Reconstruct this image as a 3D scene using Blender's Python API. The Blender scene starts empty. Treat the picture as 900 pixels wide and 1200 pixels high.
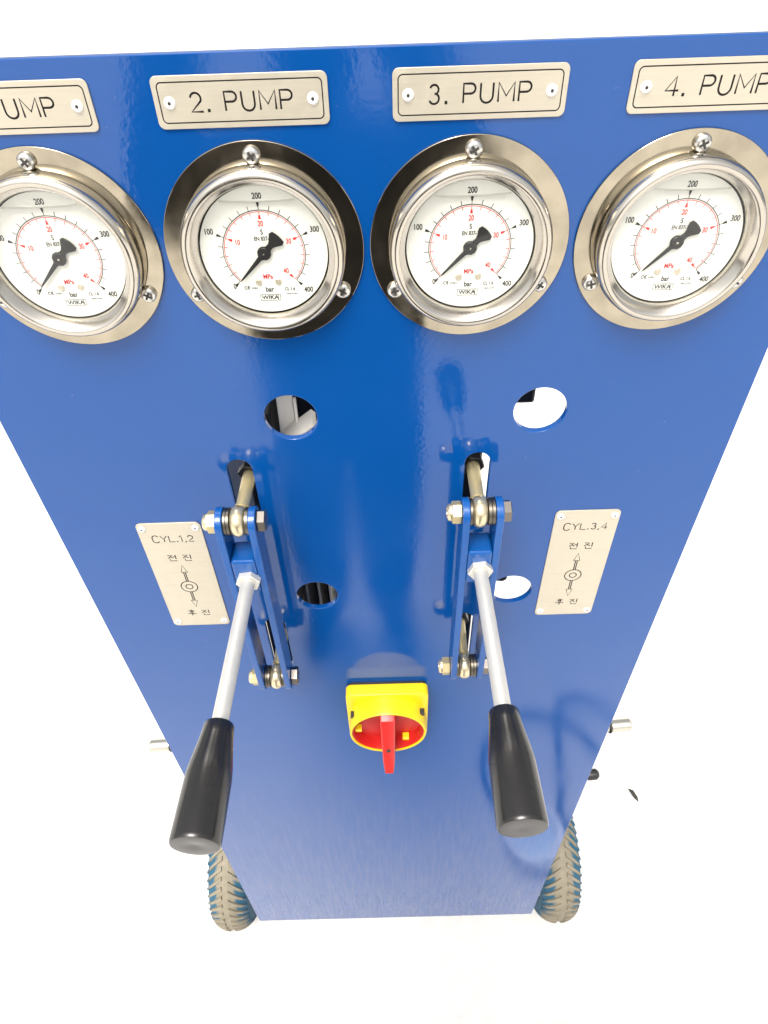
import bpy, bmesh, math, random
from mathutils import Matrix, Vector, Quaternion
random.seed(7)
S = bpy.context.scene
COL = S.collection
R = math.radians

# ------------------------------------------------------------------ camera
cd = bpy.data.cameras.new('camera')
cam = bpy.data.objects.new('camera', cd)
COL.objects.link(cam)
cd.sensor_fit = 'VERTICAL'; cd.sensor_height = 24.0; cd.lens = 15.52
cd.clip_start = 0.02; cd.clip_end = 5000
right = Vector((0.99954019, -0.01599286, -0.02576133))
up = Vector((0.02968634, 0.68917968, 0.7239821))
back = Vector((0.00617564, -0.72441396, 0.68933756))
cam.matrix_world = Matrix(((right.x, up.x, back.x, 0.0105),
                           (right.y, up.y, back.y, -0.44432),
                           (right.z, up.z, back.z, 1.950),
                           (0, 0, 0, 1)))
S.camera = cam

# ------------------------------------------------------------------ sky, sun, exposure
SUN_EL, SUN_AZ = 62.0, 200.0           # azimuth clockwise from +Y; 180 = behind the camera
w = bpy.data.worlds.new('World'); S.world = w; w.use_nodes = True
nt = w.node_tree; nt.nodes.clear()
out = nt.nodes.new('ShaderNodeOutputWorld'); bg = nt.nodes.new('ShaderNodeBackground')
sky = nt.nodes.new('ShaderNodeTexSky'); sky.sky_type = 'NISHITA'; sky.sun_disc = False
sky.sun_elevation = R(SUN_EL); sky.sun_rotation = R(SUN_AZ)
sky.air_density = 1.0; sky.dust_density = 6.0; sky.ozone_density = 1.0
hs = nt.nodes.new('ShaderNodeHueSaturation'); hs.inputs['Saturation'].default_value = 0.22   # overcast
nt.links.new(sky.outputs[0], hs.inputs['Color']); nt.links.new(hs.outputs[0], bg.inputs[0])
bg.inputs[1].default_value = 0.12
nt.links.new(bg.outputs[0], out.inputs[0])
sl = bpy.data.lights.new('sun', 'SUN'); sl.energy = 1.3; sl.angle = R(24); sl.color = (1.0, 0.95, 0.87)
so = bpy.data.objects.new('sun', sl); COL.objects.link(so)
az = R(SUN_AZ)
sdir = Vector((math.sin(az) * math.cos(R(SUN_EL)), math.cos(az) * math.cos(R(SUN_EL)), math.sin(R(SUN_EL))))
so.rotation_euler = sdir.to_track_quat('Z', 'Y').to_euler()
S.view_settings.view_transform = 'Standard'; S.view_settings.look = 'None'
S.view_settings.exposure = 1.15; S.view_settings.gamma = 1.0
S.view_settings.use_curve_mapping = False
S.render.engine = 'CYCLES'

# ------------------------------------------------------------------ materials
MAT = {}
def mat(name, col, rough=0.5, metal=0.0, ior=1.5, coat=0.0, coat_rough=0.05, var=None, bump=None, rvar=None, stretch=None):
    """var=(scale, amount, colour2) ; bump=(scale, strength, distance) ; rvar=(scale, lo, hi)"""
    m = bpy.data.materials.new(name); m.use_nodes = True
    n = m.node_tree; p = n.nodes['Principled BSDF']
    p.inputs['Base Color'].default_value = (*col, 1)
    p.inputs['Roughness'].default_value = rough; p.inputs['Metallic'].default_value = metal
    p.inputs['IOR'].default_value = ior
    p.inputs['Coat Weight'].default_value = coat; p.inputs['Coat Roughness'].default_value = coat_rough
    tc = n.nodes.new('ShaderNodeTexCoord'); vec = tc.outputs['Object']
    if stretch:
        mp = n.nodes.new('ShaderNodeMapping'); mp.inputs['Scale'].default_value = stretch
        n.links.new(vec, mp.inputs['Vector']); vec = mp.outputs[0]
    if var:
        nz = n.nodes.new('ShaderNodeTexNoise'); nz.inputs['Scale'].default_value = var[0]; nz.inputs['Detail'].default_value = 6
        n.links.new(vec, nz.inputs['Vector'])
        mr = n.nodes.new('ShaderNodeMapRange'); mr.inputs[1].default_value = 0.38; mr.inputs[2].default_value = 0.68
        mr.inputs[3].default_value = 0; mr.inputs[4].default_value = var[1]
        n.links.new(nz.outputs[0], mr.inputs[0])
        mx = n.nodes.new('ShaderNodeMix'); mx.data_type = 'RGBA'
        mx.inputs['A'].default_value = (*col, 1); mx.inputs['B'].default_value = (*var[2], 1)
        n.links.new(mr.outputs[0], mx.inputs['Factor']); n.links.new(mx.outputs['Result'], p.inputs['Base Color'])
    if rvar:
        nz = n.nodes.new('ShaderNodeTexNoise'); nz.inputs['Scale'].default_value = rvar[0]; nz.inputs['Detail'].default_value = 5
        n.links.new(tc.outputs['Object'], nz.inputs['Vector'])
        mr = n.nodes.new('ShaderNodeMapRange'); mr.inputs[1].default_value = 0.35; mr.inputs[2].default_value = 0.68
        mr.inputs[3].default_value = rvar[1]; mr.inputs[4].default_value = rvar[2]
        n.links.new(nz.outputs[0], mr.inputs[0]); n.links.new(mr.outputs[0], p.inputs['Roughness'])
    if bump:
        nz = n.nodes.new('ShaderNodeTexNoise'); nz.inputs['Scale'].default_value = bump[0]; nz.inputs['Detail'].default_value = 3
        n.links.new(tc.outputs['Object'], nz.inputs['Vector'])
        b = n.nodes.new('ShaderNodeBump'); b.inputs['Strength'].default_value = bump[1]; b.inputs['Distance'].default_value = bump[2]
        n.links.new(nz.outputs[0], b.inputs['Height']); n.links.new(b.outputs[0], p.inputs['Normal'])
    MAT[name] = m
    return m

mat('blue_paint', (0.0012, 0.058, 0.245), rough=0.05, ior=1.55, var=(9, 0.35, (0.003, 0.062, 0.245)), bump=(280, 0.085, 0.0006), rvar=(9, 0.035, 0.15))
def panel_haze_scuffs():
    # ground reflection painted as pale vertical streaks on the lowest part of the sheet, and a few pale scuffs
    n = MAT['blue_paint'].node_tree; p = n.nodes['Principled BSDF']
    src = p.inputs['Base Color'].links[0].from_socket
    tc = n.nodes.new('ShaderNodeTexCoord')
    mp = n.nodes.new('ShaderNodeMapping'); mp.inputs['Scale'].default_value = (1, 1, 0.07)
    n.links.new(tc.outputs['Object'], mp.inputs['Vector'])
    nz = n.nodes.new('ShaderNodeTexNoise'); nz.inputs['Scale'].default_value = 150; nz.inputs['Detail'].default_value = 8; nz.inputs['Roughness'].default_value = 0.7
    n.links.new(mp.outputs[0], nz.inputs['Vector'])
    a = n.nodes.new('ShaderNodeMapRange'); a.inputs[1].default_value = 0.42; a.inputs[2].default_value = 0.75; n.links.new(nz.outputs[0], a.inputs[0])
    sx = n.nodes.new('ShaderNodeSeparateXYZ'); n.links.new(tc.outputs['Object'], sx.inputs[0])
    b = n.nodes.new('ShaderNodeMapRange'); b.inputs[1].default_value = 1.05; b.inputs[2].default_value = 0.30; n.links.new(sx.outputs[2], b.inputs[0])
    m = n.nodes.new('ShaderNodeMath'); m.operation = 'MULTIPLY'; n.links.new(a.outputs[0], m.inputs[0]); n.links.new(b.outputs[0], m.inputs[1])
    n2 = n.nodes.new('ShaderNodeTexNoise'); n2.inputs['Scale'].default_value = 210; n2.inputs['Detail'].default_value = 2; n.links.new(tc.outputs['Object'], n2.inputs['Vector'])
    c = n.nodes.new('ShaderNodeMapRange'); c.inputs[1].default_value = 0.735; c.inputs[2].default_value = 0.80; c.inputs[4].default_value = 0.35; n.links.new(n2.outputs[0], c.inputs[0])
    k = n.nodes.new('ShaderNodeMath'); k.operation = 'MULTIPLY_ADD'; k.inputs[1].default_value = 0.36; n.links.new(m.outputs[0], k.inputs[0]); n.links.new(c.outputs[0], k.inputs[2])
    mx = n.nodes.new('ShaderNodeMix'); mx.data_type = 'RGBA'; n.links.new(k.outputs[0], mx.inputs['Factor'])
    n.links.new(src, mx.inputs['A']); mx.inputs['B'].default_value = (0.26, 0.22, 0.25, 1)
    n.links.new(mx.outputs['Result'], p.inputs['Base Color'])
panel_haze_scuffs()
mat('blue_paint_small', (0.002, 0.065, 0.26), rough=0.2, ior=1.5, bump=(300, 0.25, 0.0006), var=(60, 0.4, (0.008, 0.085, 0.29)))
mat('flange_steel', (0.465, 0.41, 0.31), rough=0.16, metal=1, rvar=(40, 0.05, 0.16), var=(45, 0.9, (0.335, 0.295, 0.225)), bump=(40, 0.04, 0.001))
mat('bezel_steel', (0.56, 0.52, 0.45), rough=0.17, metal=1, rvar=(40, 0.13, 0.22))
mat('screw_steel', (0.62, 0.60, 0.56), rough=0.25, metal=1)
mat('recess_dark', (0.03, 0.028, 0.025), rough=0.6)
mat('dial_white', (0.76, 0.76, 0.71), rough=0.5)
mat('ink_black', (0.012, 0.012, 0.012), rough=0.6)
mat('ink_red', (0.62, 0.02, 0.03), rough=0.6)
mat('ink_engraved', (0.016, 0.014, 0.013), rough=0.85, ior=1.2)
mat('pointer_black', (0.008, 0.008, 0.008), rough=0.45)
mat('plate_aluminium', (0.575, 0.525, 0.42), rough=0.40, metal=0.6, rvar=(120, 0.36, 0.48), var=(700, 0.5, (0.52, 0.47, 0.37)), stretch=(0.05, 1, 1))
mat('rivet_white', (0.78, 0.77, 0.74), rough=0.35)
mat('zinc_yellow', (0.56, 0.46, 0.24), rough=0.36, metal=0.6, var=(90, 0.6, (0.46, 0.40, 0.26)))
mat('zinc_bright', (0.66, 0.57, 0.38), rough=0.24, metal=0.8)
mat('rod_zinc', (0.58, 0.565, 0.52), rough=0.42, metal=0.5, rvar=(200, 0.36, 0.5))
mat('bolt_dark', (0.20, 0.18, 0.16), rough=0.3, metal=1)
mat('washer_grey', (0.16, 0.145, 0.12), rough=0.35, metal=1)
mat('handle_black', (0.011, 0.010, 0.009), rough=0.22, ior=1.55, rvar=(60, 0.19, 0.28))
mat('switch_yellow', (0.74, 0.52, 0.006), rough=0.32)
mat('switch_red', (0.46, 0.014, 0.012), rough=0.34)
mat('switch_black', (0.015, 0.015, 0.018), rough=0.5)
mat('valve_black', (0.012, 0.012, 0.013), rough=0.4)
mat('aluminium', (0.72, 0.67, 0.57), rough=0.35, metal=0.3)
mat('fin_steel', (0.45, 0.45, 0.42), rough=0.3, metal=1)
mat('tank_blue', (0.006, 0.05, 0.26), rough=0.3)
mat('fitting_steel', (0.62, 0.59, 0.50), rough=0.3, metal=1)
mat('hose_black', (0.012, 0.012, 0.013), rough=0.55)
mat('tray_white', (0.88, 0.89, 0.90), rough=0.4)
mat('tray_blue', (0.55, 0.66, 0.80), rough=0.4)
mat('cloth_black', (0.034, 0.031, 0.029), rough=0.9)
mat('leaf_dark', (0.03, 0.025, 0.02), rough=0.7)
mat('ground_pale', (0.65, 0.635, 0.61), rough=0.85, var=(26, 0.8, (0.60, 0.585, 0.56)), bump=(160, 0.3, 0.003))

def glass_mat(name, f0_ior, tint):
    m = bpy.data.materials.new(name); m.use_nodes = True; n = m.node_tree; n.nodes.clear()
    o = n.nodes.new('ShaderNodeOutputMaterial'); mx = n.nodes.new('ShaderNodeMixShader')
    fr = n.nodes.new('ShaderNodeFresnel'); fr.inputs[0].default_value = f0_ior
    tr = n.nodes.new('ShaderNodeBsdfTransparent'); tr.inputs[0].default_value = (*tint, 1)
    gl = n.nodes.new('ShaderNodeBsdfGlossy'); gl.inputs['Roughness'].default_value = 0.03
    n.links.new(fr.outputs[0], mx.inputs[0]); n.links.new(tr.outputs[0], mx.inputs[1]); n.links.new(gl.outputs[0], mx.inputs[2])
    n.links.new(mx.outputs[0], o.inputs[0]); MAT[name] = m
glass_mat('gauge_glass', 1.45, (0.97, 0.97, 0.95))
glass_mat('liquid', 1.9, (0.93, 0.93, 0.90))

def tyre_mat(mname, lo, hi):
    m = bpy.data.materials.new(mname); m.use_nodes = True; n = m.node_tree; p = n.nodes['Principled BSDF']
    p.inputs['Roughness'].default_value = 0.7
    tc = n.nodes.new('ShaderNodeTexCoord'); sx = n.nodes.new('ShaderNodeSeparateXYZ')
    n.links.new(tc.outputs['Object'], sx.inputs[0])
    ab = n.nodes.new('ShaderNodeMath'); ab.operation = 'ABSOLUTE'; n.links.new(sx.outputs[0], ab.inputs[0])
    nz = n.nodes.new('ShaderNodeTexNoise'); nz.inputs['Scale'].default_value = 60; nz.inputs['Detail'].default_value = 6
    n.links.new(tc.outputs['Object'], nz.inputs['Vector'])
    ad = n.nodes.new('ShaderNodeMath'); ad.operation = 'MULTIPLY_ADD'; ad.inputs[1].default_value = 0.022
    n.links.new(nz.outputs[0], ad.inputs[0]); n.links.new(ab.outputs[0], ad.inputs[2])
    mr = n.nodes.new('ShaderNodeMapRange'); mr.inputs[1].default_value = lo; mr.inputs[2].default_value = hi
    n.links.new(ad.outputs[0], mr.inputs[0])
    du = n.nodes.new('ShaderNodeMix'); du.data_type = 'RGBA'
    du.inputs['A'].default_value = (0.15, 0.13, 0.09, 1); du.inputs['B'].default_value = (0.29, 0.255, 0.185, 1)
    n.links.new(nz.outputs[0], du.inputs['Factor'])
    mx = n.nodes.new('ShaderNodeMix'); mx.data_type = 'RGBA'
    n.links.new(mr.outputs[0], mx.inputs['Factor']); n.links.new(du.outputs['Result'], mx.inputs['A'])
    mx.inputs['B'].default_value = (0.014, 0.085, 0.145, 1)
    n.links.new(mx.outputs['Result'], p.inputs['Base Color'])
    MAT[mname] = m
tyre_mat('tyre_rubber', 0.029, 0.036)
tyre_mat('tread_rubber', 0.046, 0.056)

# ------------------------------------------------------------------ helpers (all coordinates in mm, machine frame: x right, y into panel, z up from camera height)
def V(x, y, z): return Vector(((x + 10.5) / 1000, y / 1000, (z + 1950) / 1000))
MM = 0.001

def link(name, me, material, parent=None, loc=(0, 0, 0), smooth=35):
    o = bpy.data.objects.new(name, me); COL.objects.link(o)
    if me.name.startswith(('sheet', 'box')): smooth = min(smooth, 14)     # flat faces stay truly flat, only round walls are smoothed
    if not me.materials: me.materials.append(MAT[material])
    if smooth and len(me.polygons):
        me.polygons.foreach_set('use_smooth', [True] * len(me.polygons)); me.set_sharp_from_angle(angle=R(smooth))
    o.parent = parent; o.location = loc
    return o

def from_bm(bm, name):
    bmesh.ops.recalc_face_normals(bm, faces=bm.faces)
    me = bpy.data.meshes.new(name); bm.to_mesh(me); bm.free(); return me

def circle_pts(cx, cz, r, n=48, a0=0.0): return [(cx + r * math.cos(a0 + 2 * math.pi * i / n), cz + r * math.sin(a0 + 2 * math.pi * i / n)) for i in range(n)]
def rrect(cx, cz, w_, h_, r, n=6):
    P = []
    for (sx, sz, a) in ((1, 1, 0), (-1, 1, 90), (-1, -1, 180), (1, -1, 270)):
        for i in range(n + 1):
            t = R(a + 90 * i / n); P.append((cx + sx * (w_ / 2 - r) + r * math.cos(t), cz + sz * (h_ / 2 - r) + r * math.sin(t)))
    return P

def eval_curve(cu):
    o = bpy.data.objects.new('tmp', cu); COL.objects.link(o)
    dg = bpy.context.evaluated_depsgraph_get(); dg.update()
    me = bpy.data.meshes.new_from_object(o.evaluated_get(dg))
    bpy.data.objects.remove(o); bpy.data.curves.remove(cu)
    return me

def sheet(outlines, y0, y1, bevel=0.0, bres=2, axis='XZ'):
    """Filled outline (with holes) extruded between y0 and y1 (mm). axis XZ: plane of the panel; YZ: outline pts are (y, z), extruded along x."""
    cu = bpy.data.curves.new('c', 'CURVE'); cu.dimensions = '2D'; cu.fill_mode = 'BOTH'
    cu.extrude = abs(y1 - y0) / 2 - bevel; cu.bevel_depth = bevel; cu.bevel_resolution = bres; cu.offset = -bevel
    for pts in outlines:
        s = cu.splines.new('POLY'); s.points.add(len(pts) - 1); s.use_cyclic_u = True
        for p, q in zip(s.points, pts): p.co = (q[0], q[1], 0, 1)
    me = eval_curve(cu)
    ym = (y0 + y1) / 2
    if axis == 'XZ':
        for v in me.vertices: x, y, z = v.co; v.co = (x * MM, (ym - z) * MM, y * MM)
    else:
        for v in me.vertices: x, y, z = v.co; v.co = ((ym + z) * MM, x * MM, y * MM)
    bm = bmesh.new(); bm.from_mesh(me); bmesh.ops.remove_doubles(bm, verts=bm.verts, dist=1e-6)
    bmesh.ops.recalc_face_normals(bm, faces=bm.faces); bm.to_mesh(me); bm.free()
    me.name = 'sheet'
    return me

def frame_to(direction):
    return Vector(direction).normalized().to_track_quat('Z', 'Y').to_matrix()

def lathe(profile, origin=(0, 0, 0), direction=(0, -1, 0), n=64, closed=False, bm=None):
    """profile: [(radius, height)] in mm; height grows along direction."""
    own = bm is None
    if own: bm = bmesh.new()
    M = frame_to(direction); O = Vector(origin)
    rings = []
    for (r, h) in profile:
        if r < 1e-6: rings.append([bm.verts.new((O + M @ Vector((0, 0, h))) * MM)])
        else: rings.append([bm.verts.new((O + M @ Vector((r * math.cos(2 * math.pi * i / n), r * math.sin(2 * math.pi * i / n), h))) * MM) for i in range(n)])
    pairs = list(zip(rings[:-1], rings[1:]))
    if closed: pairs.append((rings[-1], rings[0]))
    for a, b in pairs:
        for i in range(n):
            j = (i + 1) % n
            if len(a) == 1 and len(b) == 1: continue
            if len(a) == 1: bm.faces.new((a[0], b[i], b[j]))
            elif len(b) == 1: bm.faces.new((a[i], a[j], b[0]))
            else: bm.faces.new((a[i], a[j], b[j], b[i]))
    return from_bm(bm, 'lathe') if own else bm

def hexprism(af, h, origin, direction, ch=1.2, bm=None, rot=0.0):
    """hex nut body with chamfered ends (mm)"""
    own = bm is None
    if own: bm = bmesh.new()
    M = frame_to(direction); O = Vector(origin); rc = af / math.sqrt(3)
    rings = []
    for (r, z) in ((rc - ch, 0), (rc, ch * 0.55), (rc, h - ch * 0.55), (rc - ch, h)):
        rings.append([bm.verts.new((O + M @ Vector((r * math.cos(R(60 * i) + rot), r * math.sin(R(60 * i) + rot), z))) * MM) for i in range(6)])
    for a, b in zip(rings[:-1], rings[1:]):
        for i in range(6): bm.faces.new((a[i], a[(i + 1) % 6], b[(i + 1) % 6], b[i]))
    bm.faces.new(rings[0]); bm.faces.new(rings[-1])
    return from_bm(bm, 'hex') if own else bm

def box(x0, x1, y0, y1, z0, z1, bevel=1.0, bm=None):
    own = bm is None
    if own: bm = bmesh.new()
    r = bmesh.ops.create_cube(bm, size=1.0)
    for v in r['verts']:
        v.co = Vector(((x0 + x1) / 2 + v.co.x * (x1 - x0), (y0 + y1) / 2 + v.co.y * (y1 - y0), (z0 + z1) / 2 + v.co.z * (z1 - z0))) * MM
    if bevel:
        ed = list({e for v in r['verts'] for e in v.link_edges})
        bmesh.ops.bevel(bm, geom=ed, offset=bevel * MM, segments=2, profile=0.5, affect='EDGES')
    return from_bm(bm, 'box') if own else bm

def strokes(lines, width, y, flat=0.08):
    """single-line engraving: list of polylines (x, z in mm) as thin raised ridges at y"""
    cu = bpy.data.curves.new('s', 'CURVE'); cu.dimensions = '3D'; cu.fill_mode = 'FULL'
    cu.bevel_depth = width / 2; cu.bevel_resolution = 0; cu.use_fill_caps = True
    for pts in lines:
        cyc = len(pts) > 3 and pts[0] == pts[-1]
        if cyc: pts = pts[:-1]
        s = cu.splines.new('POLY'); s.points.add(len(pts) - 1); s.use_cyclic_u = cyc
        for p, q in zip(s.points, pts): p.co = (q[0], q[1], 0, 1)
    me = eval_curve(cu)
    for v in me.vertices: x, yy, z = v.co; v.co = (x * MM, (y - z * flat) * MM, yy * MM)
    return me

def text_mesh(items, y):
    """items: (string, x, z, size, xscale). flat printed lettering at depth y (mm)"""
    bm = bmesh.new()
    for (s, x, z, size, xs) in items:
        cu = bpy.data.curves.new('t', 'FONT'); cu.body = s; cu.size = size; cu.align_x = 'CENTER'; cu.align_y = 'CENTER'
        cu.resolution_u = 4; cu.offset = size * 0.024
        me = eval_curve(cu)
        for v in me.vertices: v.co = ((x + v.co.x * xs) * MM, y * MM, (z + v.co.y) * MM)
        bm.from_mesh(me); bpy.data.meshes.remove(me)
    return from_bm(bm, 'text')

def poly_bm(bm, pts, y):   # one flat polygon facing the viewer
    bm.faces.new([bm.verts.new((p[0] * MM, y * MM, p[1] * MM)) for p in pts])

def arc_pts(cx, cz, r, a0, a1, n=10): return [(cx + r * math.cos(R(a0 + (a1 - a0) * i / n)), cz + r * math.sin(R(a0 + (a1 - a0) * i / n))) for i in range(n + 1)]

def tube(points, r, n=12, caps=True):
    """smooth tube through 3-D points in metres, radius in metres"""
    cu = bpy.data.curves.new('tube', 'CURVE'); cu.dimensions = '3D'; cu.bevel_depth = r; cu.bevel_resolution = 3; cu.use_fill_caps = caps
    s = cu.splines.new('NURBS'); s.points.add(len(points) - 1); s.use_endpoint_u = True; s.order_u = 4; s.resolution_u = 8
    for p, q in zip(s.points, points): p.co = (*q, 1)
    return eval_curve(cu)

# single-stroke engraving font, unit height 1
G = {
 'C': (0.85, [arc_pts(0.45, 0.70, 0.40, 25, 180, 8)[:] + [(0.05, 0.3)] + arc_pts(0.45, 0.30, 0.40, 180, 335, 8)]),
 'Y': (0.8, [[(0, 1), (0.4, 0.5), (0.8, 1)], [(0.4, 0.5), (0.4, 0)]]),
 'L': (0.7, [[(0, 1), (0, 0), (0.68, 0)]]),
 '.': (0.12, [[(0.0, 0.0), (0.0, 0.10), (0.08, 0.10), (0.08, 0.0), (0.0, 0.0)]]),
 ',': (0.14, [[(0.08, 0.10), (0.08, -0.04), (0.0, -0.16)]]),
 '1': (0.42, [[(0.0, 0.78), (0.28, 1), (0.28, 0)]]),
 '2': (0.7, [arc_pts(0.35, 0.70, 0.30, 170, -30, 10) + [(0.02, 0), (0.7, 0)]]),
 '3': (0.7, [arc_pts(0.33, 0.745, 0.25, 160, -80, 8) + arc_pts(0.33, 0.27, 0.28, 80, -160, 9)]),
 '4': (0.75, [[(0.52, 0), (0.52, 1), (0.0, 0.28), (0.75, 0.28)]]),
 'P': (0.7, [[(0, 0), (0, 1), (0.42, 1)] + arc_pts(0.42, 0.74, 0.26, 90, -90, 8) + [(0, 0.48)]]),
 'U': (0.75, [[(0, 1), (0, 0.33)] + arc_pts(0.36, 0.33, 0.36, 180, 360, 8) + [(0.72, 1)]]),
 'M': (0.9, [[(0, 0), (0, 1), (0.45, 0.3), (0.9, 1), (0.9, 0)]]),
 ' ': (0.35, []),
}
def stroke_text(s, cx, cz, h, xs=1.0, gap=0.2):
    wd = sum(G[c][0] for c in s) + gap * (len(s) - 1); x = -wd / 2; L = []
    for c in s:
        for pl in G[c][1]: L.append([(cx + (x + p[0]) * h * xs, cz + (p[1] - 0.5) * h) for p in pl])
        x += G[c][0] + gap
    return L
HANGUL = {  # unit box 1x1
 'jeon': [[(0.05, 0.93), (0.58, 0.93), (0.33, 0.72), (0.05, 0.45)], [(0.33, 0.70), (0.62, 0.46)], [(0.62, 0.70), (0.92, 0.70)], [(0.92, 1.0), (0.92, 0.32)], [(0.25, 0.34), (0.25, 0.04), (0.98, 0.04)]],
 'jin': [[(0.05, 0.93), (0.62, 0.93), (0.36, 0.72), (0.05, 0.45)], [(0.36, 0.70), (0.68, 0.46)], [(0.92, 1.0), (0.92, 0.32)], [(0.25, 0.34), (0.25, 0.04), (0.98, 0.04)]],
 'hu': [[(0.36, 1.0), (0.64, 1.0)], [(0.12, 0.85), (0.88, 0.85)], [(x, z) for x, z in circle_pts(0.5, 0.62, 0.14, 12)] + [(0.64, 0.62)], [(0.0, 0.34), (1.0, 0.34)], [(0.5, 0.34), (0.5, 0.0)]],
}
def hangul(k, cx, cz, w_, h_): return [[(cx + (p[0] - 0.5) * w_, cz + (p[1] - 0.5) * h_) for p in pl] for pl in HANGUL[k]]

# ------------------------------------------------------------------ ground
bm = bmesh.new(); bmesh.ops.create_grid(bm, x_segments=1, y_segments=1, size=900)
g = link('ground', from_bm(bm, 'ground'), 'ground_pale', smooth=0); g['kind'] = 'structure'

# ------------------------------------------------------------------ the machine
machine = bpy.data.objects.new('hydraulic_control_cart', None); COL.objects.link(machine)
machine['label'] = 'blue steel hydraulic control cart with four round gauges, two black-handled levers and a yellow-red switch'
machine['category'] = 'control cart'

LX, RX = -128.0, 79.0                    # lever centre lines
PZ0, PZ1, PX0, PX1 = -1666.0, -66.0, -312.5, 291.5
outl = [rrect((PX0 + PX1) / 2, (PZ0 + PZ1) / 2, PX1 - PX0, PZ1 - PZ0, 6)]
for hx, hz in ((-77, -314.3), (126, -314.3), (-77, -541.5), (126, -540.5)): outl.append(circle_pts(hx, hz, 21.6, 56))
def slot(cx, z0, z1, r): return arc_pts(cx, z1 - r, r, 0, 180, 14) + arc_pts(cx, z0 + r, r, 180, 360, 14)
for cx in (LX, RX): outl.append(slot(cx, -450, -356, 11)); outl.append(slot(cx, -672, -578, 11))
outl = [[(p[0] + 10.5, p[1] + 1950) for p in o] for o in outl]
panel = link('front_panel', sheet(outl, 0, 6, 0.7), 'blue_paint', machine)

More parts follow.
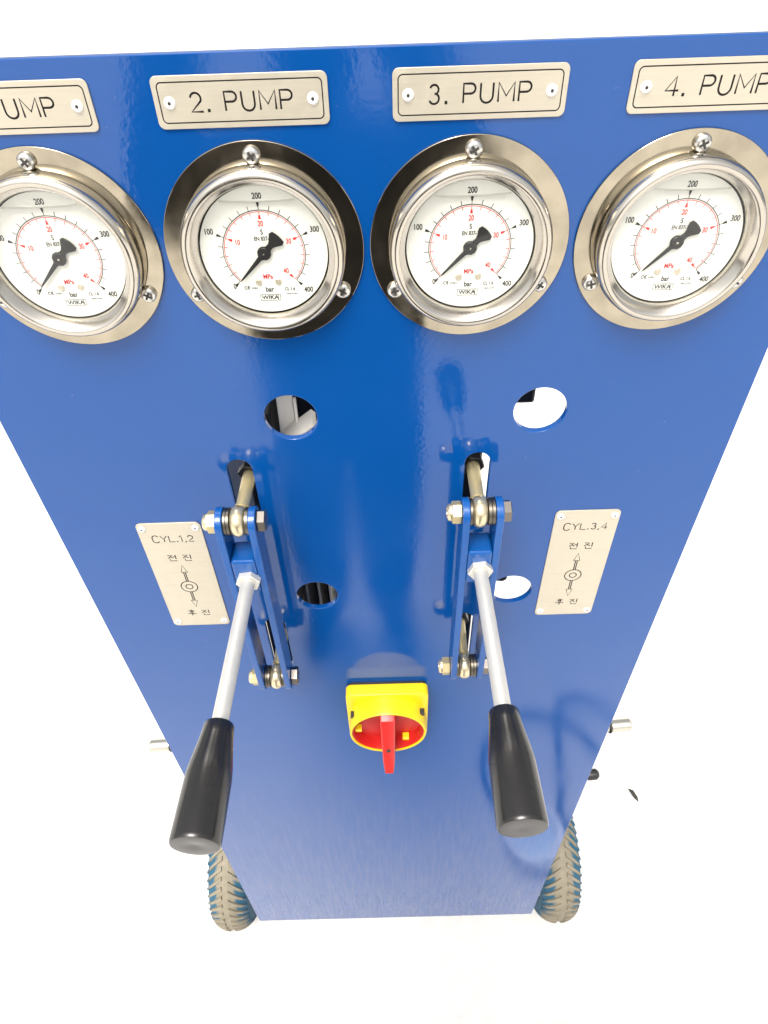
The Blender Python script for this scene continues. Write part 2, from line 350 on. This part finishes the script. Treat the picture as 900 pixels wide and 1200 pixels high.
# ---- pressure gauges
GZ = -175.5
def build_gauge(loc, src=None):
    fl = link('pressure_gauge', sheet([circle_pts(0, 0, 66, 96), circle_pts(0, 0, 49, 72)], -2.0, -0.15, 0.3), 'flange_steel', machine, loc)
    link('case', lathe([(0, 1.0), (48.8, 1.0), (48.8, 5.0), (48.0, 5.0), (48.0, 2.0), (0, 2.0)], n=72), 'recess_dark', fl)
    prof = [(50.2, 2.1), (52.8, 2.4), (53.5, 3.6), (53.7, 9.0), (53.5, 12.0), (52.9, 14.2), (51.9, 15.8), (50.6, 16.7), (49.2, 16.9), (47.9, 16.5), (46.6, 15.2), (43.3, 9.4), (43.0, 8.8), (43.0, 4.5), (44.5, 4.2)]
    link('bezel', lathe(prof, n=96), 'bezel_steel', fl, smooth=50)
    dial = link('dial', lathe([(0, 6.0), (41.9, 6.0), (42.0, 5.8), (42.0, 5.0)], n=80), 'dial_white', fl)
    Y = -6.15
    ang = lambda b: R(225 - 270 * b / 400)
    # black bar scale
    bm = bmesh.new()
    N = 96
    def ring(r0, r1, y):
        a = [225 - 270 * i / N for i in range(N + 1)]
        o_ = [bm.verts.new((r1 * math.cos(R(t)) * MM, y * MM, r1 * math.sin(R(t)) * MM)) for t in a]
        i_ = [bm.verts.new((r0 * math.cos(R(t)) * MM, y * MM, r0 * math.sin(R(t)) * MM)) for t in a]
        for k in range(N): bm.faces.new((i_[k], o_[k], o_[k + 1], i_[k + 1]))
    def tick(t, r0, r1, w0, w1, y):
        c, s = math.cos(t), math.sin(t)
        poly_bm(bm, [(r0 * c - w0 * s, r0 * s + w0 * c), (r0 * c + w0 * s, r0 * s - w0 * c), (r1 * c + w1 * s, r1 * s - w1 * c), (r1 * c - w1 * s, r1 * s + w1 * c)], y)
    ring(26.9, 27.4, Y)
    for k in range(21):
        b = k * 20
        if b % 100 == 0:
            tick(ang(b), 27.45, 29.2, 0.2, 0.2, Y); tick(ang(b), 29.25, 32.0, 0.45, 1.0, Y)
        else: tick(ang(b), 27.45, 30.2, 0.22, 0.22, Y)
    link('bar_scale', from_bm(bm, 'bar_scale'), 'ink_black', fl, smooth=0)
    bm = bmesh.new()
    ring(25.95, 26.35, Y)
    for k in range(1, 20):
        b = k * 20
        if b % 100: tick(ang(b), 23.9, 25.95, 0.2, 0.2, Y)
    for b in (100, 200, 300, 400):
        tick(ang(b), 24.2, 25.95, 0.2, 0.2, Y); tick(ang(b), 21.6, 24.15, 0.95, 0.5, Y)
    link('megapascal_scale', from_bm(bm, 'mpa_scale'), 'ink_red', fl, smooth=0)
    blk = []
    for b, r, dx, dz in ((0, 31.5, -1.2, -0.6), (100, 37.2, 0, 0), (200, 35.6, 0, 0), (300, 37.2, 0, 0), (400, 36.6, 1.0, -0.5)):
        blk.append((str(b), r * math.cos(ang(b)) + dx, r * math.sin(ang(b)) + dz, 5.2, 0.78))
    blk += [('S', 0, 13.2, 4.6, 0.8), ('EN 837-1', 0, 9.0, 3.7, 0.78), ('bar', 0, -25.6, 5.0, 0.85), ('CL 1.6', 14.0, -25.6, 3.1, 0.85),
            ('C\u20ac', -15.2, -24.2, 3.3, 0.9), ('0158-2', -9.9, -24.4, 1.7, 0.9), ('WIKA', -0.3, -31.4, 3.9, 1.12), ('Made in China', 15.2, -29.0, 1.35, 0.9)]
    for it in blk:
        nm = 'numeral' if it[0].isdigit() else {'S': 'safety_mark', 'EN 837-1': 'standard_mark', 'bar': 'unit_name', 'CL 1.6': 'class_mark', 'WIKA': 'maker_name', 'Made in China': 'origin_mark'}.get(it[0], 'approval_mark')
        link(nm, text_mesh([it], Y), 'ink_black', fl, smooth=0)
    link('maker_frame', strokes([[(-7.0, -33.5), (6.8, -33.5), (6.8, -29.2), (-7.0, -29.2), (-7.0, -33.5)], [(5.2, -33.3), (5.2, -29.4)]], 0.42, Y), 'ink_black', fl, smooth=0)
    red = []
    for v_, r in ((10, 18.2), (20, 18.6), (30, 18.2), (40, 18.2)): red.append((str(v_), r * math.cos(ang(v_ * 10)), r * math.sin(ang(v_ * 10)), 4.9, 0.74))
    red.append(('MPa', 0, -16.6, 4.6, 0.85))
    for it in red: link('red_numeral' if it[0].isdigit() else 'unit_name', text_mesh([it], Y), 'ink_red', fl, smooth=0)
    for sx in (-6.7, 6.7):
        bm = lathe([(2.3, 6.0), (2.3, 6.6), (1.9, 7.0), (0, 7.0)], origin=(sx, 0, -20.2), n=20, bm=bmesh.new())
        bmesh.ops.recalc_face_normals(bm, faces=bm.faces)
        link('dial_screw', from_bm(bm, 'ds'), 'plate_aluminium', fl)
    # pointer with fan-shaped tail, rotated to zero (225 deg)
    pts = [(27.0, 0.0), (24.5, 0.62), (4.7, 1.6)] + [(4.7 * math.cos(R(t)), 4.7 * math.sin(R(t))) for t in (25, 60, 90, 120, 152)]
    pts += [(-6.6, 1.9), (-8.6, 2.8), (-12.6, 5.6)] + [(-15.6 * math.cos(R(t)), 15.6 * math.sin(R(t))) for t in (18, 9, 0)]
    pts = pts + [(x, -z) for x, z in reversed(pts[1:-1])]
    a = R(225); pts = [(x * math.cos(a) - z * math.sin(a), x * math.sin(a) + z * math.cos(a)) for x, z in pts]
    link('pointer', sheet([pts], -8.1, -7.5, 0.1, 0), 'pointer_black', fl)
    link('pointer_hub', lathe([(4.0, 6.1), (4.0, 8.4), (3.6, 8.8), (1.0, 8.85), (0.8, 8.6), (0, 8.6)], n=32), 'pointer_black', fl)
    link('pointer_pin', lathe([(0.75, 8.5), (0.7, 9.0), (0, 9.1)], n=16), 'bezel_steel', fl)
    # glycerine surface between dial and glass
    bm = bmesh.new()
    n_ = 24; A = []; B = []
    for i in range(n_ + 1):
        x = -24.0 + 48.0 * i / n_
        z = 33.0 + 0.9 * (abs(x) / 24.0) ** 3
        A.append(bm.verts.new((x * MM, -6.3 * MM, z * MM))); B.append(bm.verts.new((x * MM, -9.4 * MM, (z - 0.2) * MM)))
    for i in range(n_): bm.faces.new((A[i], A[i + 1], B[i + 1], B[i]))
    link('liquid_surface', from_bm(bm, 'liq'), 'liquid', fl)
    bm = bmesh.new(); vs = [bm.verts.new((43.2 * math.cos(2 * math.pi * i / 72) * MM, -9.6 * MM, 43.1 * math.sin(2 * math.pi * i / 72) * MM)) for i in range(72)]
    bm.faces.new(vs); bm.normal_update()
    link('glass_cover', from_bm(bm, 'glass'), 'gauge_glass', fl, smooth=0)
    for k, t in enumerate((90, 210, 330)):
        ox, oz = 58 * math.cos(R(t)), 58 * math.sin(R(t))
        link('screw', lathe([(5.2, 2.0), (5.4, 2.6), (5.3, 4.2), (4.6, 5.3), (3.2, 5.9), (1.2, 6.0), (0, 5.95)], origin=(ox, 0, oz), n=28), 'screw_steel', fl, smooth=60)
        bm = bmesh.new(); ra = R(random.uniform(0, 90))
        for q in (0, 1):
            c, s = math.cos(ra + q * math.pi / 2), math.sin(ra + q * math.pi / 2)
            L_, W_ = 2.9, 0.75
            yy = -6.08 - 0.04 * q
            poly_bm(bm, [(ox + L_ * c - W_ * s, oz + L_ * s + W_ * c), (ox - L_ * c - W_ * s, oz - L_ * s + W_ * c), (ox - L_ * c + W_ * s, oz - L_ * s - W_ * c), (ox + L_ * c + W_ * s, oz + L_ * s - W_ * c)], yy)
        link('cross_recess', from_bm(bm, 'cr'), 'recess_dark', fl, smooth=0)
    return fl

def copy_part(o, parent, loc):
    c = o.copy(); COL.objects.link(c); c.parent = parent; c.location = loc
    for ch in list(o.children):
        k = ch.copy(); COL.objects.link(k); k.parent = c
    return c
gx = [-212.8, -76.9, 59.3, 196.0]
glab = ['pressure gauge below the first pump plate', 'pressure gauge below the second pump plate, dark reflection on its right flange',
        'pressure gauge below the third pump plate, dark reflection on its left flange', 'pressure gauge below the fourth pump plate']
g0 = build_gauge(V(gx[0], 0, GZ))
gauges = [g0] + [copy_part(g0, machine, V(x, 0, GZ - 0.7 * i)) for i, x in enumerate(gx) if i]
for o, l, t in zip(gauges, glab, (0.6, -0.5, 0.9, -1.2)):
    o['label'] = l; o.rotation_euler = (0, R(-0.7 * t), 0)
    for ch in o.children:
        if ch.name.split('.')[0] == 'pointer': ch.rotation_euler = (0, R(t), 0)

# ---- pump name plates
for i, cx in enumerate((-214.5, -77.9, 60.2, 197.5)):
    pl = link('pump_plate', sheet([rrect(0, 0, 101, 27, 3.6)], -1.3, -0.1, 0.3), 'plate_aluminium', machine, V(cx, 0, -89.8))
    pl['label'] = 'engraved aluminium plate reading %d. PUMP' % (i + 1)
    fr = rrect(0, 0, 94.5, 20.5, 2.6)
    link('border_line', strokes([fr + [fr[0]]], 0.7, -1.33), 'ink_engraved', pl, smooth=0)
    link('lettering', strokes(stroke_text('%d. PUMP' % (i + 1), 0, 0, 9.6, 1.05, 0.28), 1.15, -1.33), 'ink_engraved', pl, smooth=0)
    for sx in (-41.5, 41.5):
        rv = link('rivet', lathe([(3.4, 1.2), (3.3, 1.8), (2.5, 2.6), (1.2, 2.9), (0.9, 2.6), (0, 2.5)], origin=(sx, 0, 0), n=24), 'rivet_white', pl, smooth=60)
        link('rivet_pin', lathe([(1.0, 2.55), (0.9, 2.85), (0, 2.85)], origin=(sx, 0, 0), n=14), 'recess_dark', pl)

# ---- cylinder plates
for i, (cx, cz, s) in enumerate(((-206.5, -505.7, 'CYL.1,2'), (186.6, -505.2, 'CYL.3,4'))):
    pl = link('cylinder_plate', sheet([rrect(0, 0, 61, 156, 5)], -1.3, -0.1, 0.3), 'plate_aluminium', machine, V(cx, 0, cz))
    pl['label'] = 'tall engraved aluminium plate reading %s with an up-down arrow' % s
    L = stroke_text(s, 0.4, 57, 8.0, 0.95, 0.24)
    L += hangul('jeon', -6.7, 30.2, 8.6, 8.8) + hangul('jin', 7.9, 30.2, 8.6, 8.8) + hangul('hu', -6.6, -56.4, 8.8, 9.0) + hangul('jin', 8.0, -56.4, 8.4, 8.6)
    c0 = (0.3, -13.4)
    for r in (8.3, 3.5):
        cp = circle_pts(*c0, r, 40); L.append(cp + [cp[0]])
    for sg in (1, -1):
        f = lambda x, d: (0.3 + x, c0[1] + sg * d)
        L.append([f(-0.9, 8.3), f(-0.9, 22.2)]); L.append([f(0.9, 8.3), f(0.9, 22.2)])
        L.append([f(-3.1, 22.2), f(0, 33.0), f(3.1, 22.2), f(-3.1, 22.2)])
    link('lettering', strokes(L, 1.02, -1.33), 'ink_engraved', pl, smooth=0)
    for sx in (-25.2, 25.2):
        for sz in (-71, 71):
            link('rivet', lathe([(3.6, 1.2), (3.5, 1.9), (2.6, 2.7), (1.2, 3.0), (0.9, 2.7), (0, 2.6)], origin=(sx, 0, sz), n=24), 'rivet_white', pl, smooth=60)
            link('rivet_pin', lathe([(1.0, 2.65), (0.9, 2.95), (0, 2.95)], origin=(sx, 0, sz), n=14), 'recess_dark', pl)

# ---- lever assemblies
def lever_assembly(cx, ball_dx, S_, E_, zu, zl, words):
    by = -40.0
    zc = -445.0
    def L3(x, y, z): return (x, y, z)       # local mm, origin at panel plane point (cx, 0, zc)
    w2, th = 14.0, 6.2
    blk = link('control_lever', box(-w2 + th / 2 + .1, w2 - th / 2 - .1, -55, -29, zu - 35 - 40 - zc, zu - 35 - zc, 2.2), 'blue_paint_small', machine, V(cx, 0, zc))
    blk['label'] = words
    yf, yb = by - 14.5, by + 12.5
    for sx in (-1, 1):
        rr = 13.5; ym = (yf + yb) / 2
        o_ = arc_pts(ym, zu - zc, rr, 0, 180, 14) + arc_pts(ym, zl - zc, rr, 180, 360, 14)
        link('side_bar', sheet([o_], sx * w2 - th / 2, sx * w2 + th / 2, 0.8, 2, 'YZ'), 'blue_paint_small', blk)
    for z in (zu - zc, zl - zc):
        x1 = w2 + th / 2
        b = lathe([(9.0, 0), (9.0, 4.5), (0, 4.5)], origin=(0, 0, 0), n=8, bm=bmesh.new()); b.free()
        # nylon-insert nut, left
        bm = hexprism(17, 8.2, (-x1 - 0.1, by, z), (-1, 0, 0), rot=R(12 + 9 * (z > 0)))
        n1 = link('lock_nut', bm, 'zinc_yellow', blk, smooth=25)
        link('nut_collar', lathe([(7.6, 8.2), (7.4, 10.6), (6.4, 11.8), (4.9, 12.0), (4.9, 11.0), (0, 11.0)], origin=(-x1 - 0.1, by, z), direction=(-1, 0, 0), n=28), 'zinc_bright', blk)
        link('bolt_head', hexprism(17, 7.2, (x1 + 0.1, by, z), (1, 0, 0), rot=R(25)), 'bolt_dark', blk, smooth=25)
        link('bolt_shank', lathe([(4.8, 0), (4.8, 2 * x1)], origin=(-x1, by, z), direction=(1, 0, 0), n=16), 'bolt_dark', blk)
        bx = ball_dx
        inner = w2 - th / 2
        # spacer washers either side of the rod end
        for (a, c) in ((-inner + .15, bx - 6.4), (bx + 6.4, inner - .15)):
            n_ = max(1, int(abs(c - a) / 2.1)); t = (c - a) / n_
            for k in range(n_):
                link('washer', lathe([(5, 0.05), (11.6, 0.05), (12.0, 0.4), (12.0, t - .4), (11.6, t - .05), (5, t - .05)], origin=(a + k * t, by, z), direction=(1, 0, 0), n=32), 'washer_grey', blk)
        prof = []
        for k in range(13):
            t = R(-75 + 150 * k / 12); prof.append((8.2 + 5.6 * math.cos(t), 6.2 * math.sin(t) / math.sin(R(75))))
        prof += [(6.0, 6.2), (6.0, -6.2)]
        link('rod_end', lathe(prof, origin=(bx, by, z), direction=(1, 0, 0), n=40, closed=True), 'zinc_bright', blk, smooth=50)
        link('rod_shank', lathe([(5.4, 11), (5.6, 14.0), (6.6, 14.6), (6.6, 17.0), (5.6, 17.8), (5.7, 20), (6.2, 60), (6.2, 64)], origin=(bx, by, z), direction=(0.02, 1, 0), n=28), 'zinc_yellow', blk, smooth=40)
        link('jam_nut', hexprism(19, 9, (bx + 1.2, by + 60, z), (0.02, 1, 0), rot=R(10)), 'valve_black', blk, smooth=25)
        link('spool_rod', lathe([(6, 0), (6, 26), (11, 27), (11, 45)], origin=(bx + 1.4, by + 69, z), direction=(0, 1, 0), n=24), 'valve_black', blk)
    o = Vector((cx, 0, zc))
    s = Vector(S_) - o; e = Vector(E_) - o; d = (e - s).normalized(); Ln = (e - s).length
    s0 = s - d * 16
    link('hex_nut', hexprism(19.5, 10, s - d * 8, d, rot=R(8)), 'rod_zinc', blk, smooth=25)
    link('lever_rod', lathe([(6.3, 0), (6.3, Ln * 0.9)], origin=s0, direction=d, n=32), 'rod_zinc', blk)
    h0 = Ln * 0.615; hl = Ln - h0
    prof = [(7.5, h0 + .5), (9.0, h0), (10.2, h0 + 0.3), (10.9, h0 + 1.6), (11.4, h0 + hl * .12), (12.9, h0 + hl * .26), (14.2, h0 + hl * .38), (14.8, h0 + hl * .47), (15.1, h0 + hl * .7), (15.4, h0 + hl * .965), (15.2, h0 + hl * .985), (14.6, h0 + hl * .998), (13.8, h0 + hl), (6.5, h0 + hl - .25), (2.0, h0 + hl - .7), (0, h0 + hl - .8)]
    prof = [(r * (1.03 + 0.08 * min(1, (h - h0) / (hl * .5))) if r > 8 else r, h) for r, h in prof]
    link('handle', lathe(prof, origin=s, direction=d, n=56), 'handle_black', blk, smooth=40)
    return blk
lever_assembly(LX, 1.0, (-126.5, -58, -449), (-132, -280.5, -450.5), -390.5, -628, 'lever with black tapered handle beside the plate reading CYL.1,2')
lever_assembly(RX, -1.8, (80.0, -58, -444), (81.5, -276, -448), -387.5, -618, 'lever with black tapered handle beside the plate reading CYL.3,4')

# ---- rotary main switch
swx, swz = -8.0, -757.0
sw = link('rotary_switch', sheet([rrect(0, 0, 100, 100, 7)], -20, -4.0, 1.6, 3), 'switch_yellow', machine, V(swx, 0, swz))
sw['label'] = 'yellow square rotary main switch with red turn handle pointing down'
link('gasket', sheet([rrect(0, 0, 96, 96, 6)], -3.9, -0.1, 0.3), 'switch_black', sw)
link('collar', lathe([(47.8, 19.5), (47.0, 42.0), (46.2, 43.4), (44.6, 43.4), (44.0, 42.6), (44.0, 21.0)], n=72), 'switch_yellow', sw)
link('handle_dish', lathe([(43.9, 41.8), (43.0, 41.9), (41.5, 40), (40.0, 27.5), (38.5, 26.5), (0, 26.0)], n=64), 'switch_red', sw)
grip = [(-24, 41), (-40, 40), (-47, 36), (-66, -30), (-70, -50), (-68, -55), (-58, -56), (-50, -47), (-44, -38), (-24, -36)]
gm = sheet([grip], -9.2, 9.2, 2.2, 3, 'YZ')
for v in gm.vertices: v.co.x *= 1.0 - 0.42 * min(1.0, max(0.0, (-0.008 - v.co.z) / 0.046))
link('turn_grip', gm, 'switch_red', sw)
link('grip_hole', lathe([(2.6, 0), (2.6, 1.2), (0, 1.2)], origin=(0, -59.6, -10.5), direction=(0, -0.96, 0.28), n=20), 'recess_dark', sw)
for sx, zz in ((-1, 15), (1, 17)):
    link('padlock_slot', box(sx * 41.5 - 3.4, sx * 41.5 + 3.4, -33, -25.0, zz + 5, zz + 9.5, 0.5), 'switch_black', sw)
for sx, zz in ((-36.8, -6), (22, -30.0)):
    link('padlock_window', box(sx - 4.2, sx + 4.2, -36, -27, zz - 2.5, zz + 2.5, 0.8), 'switch_yellow', sw)

# ---- things behind the panel
def behind(name, me, m, label=None, **k):
    o = link(name, me, m, machine, V(0, 0, 0), **k)
    if label: o['label'] = label
    return o
vb = behind('valve_block', box(-127, -40, 128, 215, -450, -300, 3), 'valve_black')
link('control_box', box(-128, -30, 120, 230, -760, -452, 4), 'valve_black', vb)
for x0, ww in ((-104, 6.5), (-86, 3.0), (-73, 3.0)):
    link('cooling_fin', box(x0, x0 + ww, 62, 119.5, -720, -500, 0.6), 'aluminium', vb)
link('spool_guide', box(-134, -104, 44, 127, -520, -340, 2), 'valve_black', vb)
link('spool_guide', box(-150, -100, 40, 119, -790, -590, 2), 'valve_black', vb)
link('mounting_strip', box(-160, -135, 60, 64, -520, -330, .6), 'aluminium', vb)
br = link('bent_bracket', box(-7.5, 7.5, -2, 2, -36, 30, 0.6), 'aluminium', machine, V(-90, 54, -362)); br.rotation_euler = (R(-30), 0, R(8))
link('bracket_web', box(7.7, 10.6, -18, 2, -34, 26, 0.5), 'aluminium', br)
ap = link('angle_plate', box(-17, 17, -11, 11, -3, 3, 0.6), 'aluminium', machine, V(-76, 36, -352)); ap.rotation_euler = (R(12), R(-38), 0)
vr = behind('valve_block', box(58, 91, 44, 180, -540, -335, 3), 'valve_black')
link('valve_coil', box(92, 141, 76, 160, -360, -300, 3), 'valve_black', vr)
link('lower_valve', box(60, 97, 44, 180, -790, -590, 3), 'valve_black', vr)
link('valve_cap', lathe([(0, 0), (9, 0), (7, 40), (5, 44), (0, 44)], origin=(97.2, 80, -601), direction=(1, 0, -.25), n=24), 'valve_black', vr)
tank = behind('oil_tank', box(-270, 250, 40, 420, -1640, -1330, 12), 'tank_blue')
link('frame_post', box(-250, -215, 8, 45, -1640, -250, 3), 'tank_blue', tank)
link('frame_post', box(195, 230, 8, 45, -1640, -660, 3), 'tank_blue', tank)
# hose couplings poking out past the sides
for (p, d, lab) in (((-324, 60, -965), (-1, -0.05, 0.0), 'small zinc hose coupling at the left edge of the panel'), ((306, 60, -950), (1, 0.05, 0.02), 'small zinc hose coupling at the right edge of the panel')):
    c = behind('hose_coupling', lathe([(0, -40), (8.5, -40), (8.5, 22), (6.5, 22.5), (6.5, 26), (9.5, 26.5), (9.5, 55), (8, 57), (5.5, 57), (5.5, 50), (0, 50)], origin=p, direction=d, n=24), 'fitting_steel', lab)
    q = Vector(p) + Vector(d).normalized() * 24.2
    link('seal_ring', lathe([(6.6, -1.2), (11, -1.2), (11, 1.2), (6.6, 1.2)], origin=q, direction=d, n=24, closed=True), 'recess_dark', c)
kb = behind('black_knob', lathe([(0, -30), (5, -30), (5, 6), (7, 9), (9, 14), (9, 27), (6, 31), (0, 32)], origin=(309, 50, -1094), direction=(1, 0.1, -0.05), n=24), 'valve_black', 'small black knob behind the right edge of the panel')

# ---- wheels
def wheel(xc, yc, words):
    rw = 160.0
    prof = []
    for k in range(25):
        t = R(-125 + 250 * k / 24)
        prof.append((rw - 38 + 34 * math.cos(t), 46 * math.sin(t)))
    zc = -1950 + rw
    ty = link('wheel', lathe(prof, direction=(1, 0, 0), n=96), 'tyre_rubber', machine, V(xc, yc, zc), smooth=60)
    ty['label'] = words
    bm = bmesh.new()
    nl = 46
    for side in (-1, 1):
        for k in range(nl):
            base = 2 * math.pi * (k + (0.5 if side > 0 else 0)) / nl
            segs = []
            for q in range(6):
                u = q / 5
                ax = R(9 + 62 * u)                  # across the section
                a = base + u * 0.22      # sweep back towards the shoulder
                hw = (0.036 - 0.012 * u)
                rr0 = rw - 38 + 33 * math.cos(ax); rr1 = rw - 38 + 38.5 * math.cos(ax); x0 = side * 45.5 * math.sin(ax); x1 = side * 49 * math.sin(ax)
                row = []
                for (r_, x_, aa) in ((rr0, x0, a - hw), (rr1, x1, a - hw * .72), (rr1, x1, a + hw * .72), (rr0, x0, a + hw)):
                    row.append(bm.verts.new(Vector((x_, r_ * math.cos(aa), r_ * math.sin(aa))) * MM))
                segs.append(row)
            for A, B in zip(segs[:-1], segs[1:]):
                for i in range(3): bm.faces.new((A[i], A[i + 1], B[i + 1], B[i]))
            bm.faces.new(segs[0]); bm.faces.new(segs[-1])
    link('tread', from_bm(bm, 'tread'), 'tread_rubber', ty, smooth=30)
    link('rim', lathe([(0, -30), (88, -30), (100, -36), (104, -34), (96, -22), (96, 22), (104, 34), (100, 36), (88, 30), (0, 30)], direction=(1, 0, 0), n=48), 'aluminium', ty)
    return ty
wheel(381, 177, 'blue dusty pneumatic wheel at the right foot of the panel')
wheel(-404, 177, 'blue dusty pneumatic wheel at the left foot of the panel')
behind('axle', lathe([(0, 0), (15, 0), (15, 785), (0, 785)], origin=(-404, 177, -1790), direction=(1, 0, 0), n=24), 'valve_black')

# ------------------------------------------------------------------ things the glossy panel mirrors: photographer, cable, tray
def person():
    me = bpy.data.meshes.new('person')
    cx, cy = -0.10, -1.02
    J = [((0, 0, .93), .20, .14), ((0, .0, 1.10), .21, .13), ((0, .01, 1.30), .23, .14), ((0, 0, 1.42), .15, .10), ((0, .02, 1.50), .06, .06), ((0, .04, 1.60), .085, .10), ((0, .04, 1.70), .075, .09),
         ((.10, 0, .86), .14, .12), ((.10, .02, .48), .115, .10), ((.10, -.03, .12), .09, .08), ((.13, .02, .045), .045, .045), ((.15, .15, .04), .045, .038),
         ((-.10, 0, .86), .14, .12), ((-.10, .02, .48), .115, .10), ((-.10, -.03, .12), .09, .08), ((-.13, .02, .045), .045, .045), ((-.15, .15, .04), .045, .038),
         ((.20, 0, 1.42), .085, .085), ((.27, .20, 1.40), .06, .06), ((.12, .44, 1.72), .045, .05),
         ((-.20, 0, 1.42), .085, .085), ((-.27, .20, 1.40), .06, .06), ((-.12, .44, 1.72), .045, .05)]
    E_ = [(0, 1), (1, 2), (2, 3), (3, 4), (4, 5), (5, 6), (0, 7), (7, 8), (8, 9), (9, 10), (10, 11), (0, 12), (12, 13), (13, 14), (14, 15), (15, 16), (3, 17), (17, 18), (18, 19), (3, 20), (20, 21), (21, 22)]
    me.from_pydata([Vector(j[0]) for j in J], E_, [])
    o = bpy.data.objects.new('person', me); COL.objects.link(o); o.location = (cx, cy, 0); o.scale = (1.08,) * 3
    sk = o.modifiers.new('skin', 'SKIN'); sk.use_smooth_shade = True
    for v, j in zip(me.skin_vertices[0].data, J): v.radius = (j[1], j[2]); v.use_root = False
    me.skin_vertices[0].data[0].use_root = True
    o.modifiers.new('sub', 'SUBSURF').levels = 2
    dg = bpy.context.evaluated_depsgraph_get(); dg.update()
    m2 = bpy.data.meshes.new_from_object(o.evaluated_get(dg)); o.modifiers.clear(); o.data = m2
    m2.materials.clear(); m2.materials.append(MAT['cloth_black'])
    o['label'] = 'person in dark clothes standing before the panel, both arms raised'; o['category'] = 'person'
person()
def tag(o, label, cat): o['label'] = label; o['category'] = cat; return o
cab = [(.325, -.30), (.27, -.398), (.266, -.49), (.311, -.578), (.402, -.646), (.495, -.631), (.57, -.599), (.621, -.535), (.64, -.45), (.80, -.40)]
tag(link('cable', tube([(x, y, .013) for x, y in cab], .009), 'hose_black'), 'black cable curving round beside the white basin on the ground', 'cable')
cab = [(.95, -.50), (.728, -.588), (.695, -.649), (.617, -.70), (.535, -.68), (.519, -.601), (.508, -.51), (.496, -.38), (.459, -.32), (.50, -.26), (.62, -.25)]
tag(link('cable', tube([(x, y, .013 + .026 * math.exp(-((x - .52) ** 2 + (y + .62) ** 2) / .004)) for x, y in cab], .009), 'hose_black'), 'black cable crossing over the other cable on the ground', 'cable')
tr = tag(link('basin', lathe([(0, 4), (54, 4), (68, 44), (82, 48), (84, 45), (72, 38), (58, 0), (0, 0)], direction=(0, 0, 1), n=48), 'tray_white', None, (.385, -.262, .001), smooth=50), 'round white plastic basin on the ground by the right wheel', 'basin')
link('basin_water', lathe([(0, 26), (60.5, 26), (61, 25)], direction=(0, 0, 1), n=40), 'tray_blue', tr)
bm = bmesh.new()
pts = [(-22, 0, 3), (-8, 7, 8), (12, 5, 5), (24, -2, 3), (10, -6, 6), (-10, -5, 9)]
bm.faces.new([bm.verts.new(Vector(p) * MM) for p in pts]); me = from_bm(bm, 'leaf')
lf = tag(link('dry_leaf', me, 'leaf_dark', None, (.70, .374, .002), smooth=0), 'tiny dark dry leaf on the pale ground', 'leaf'); lf.rotation_euler = (0, 0, R(-62))
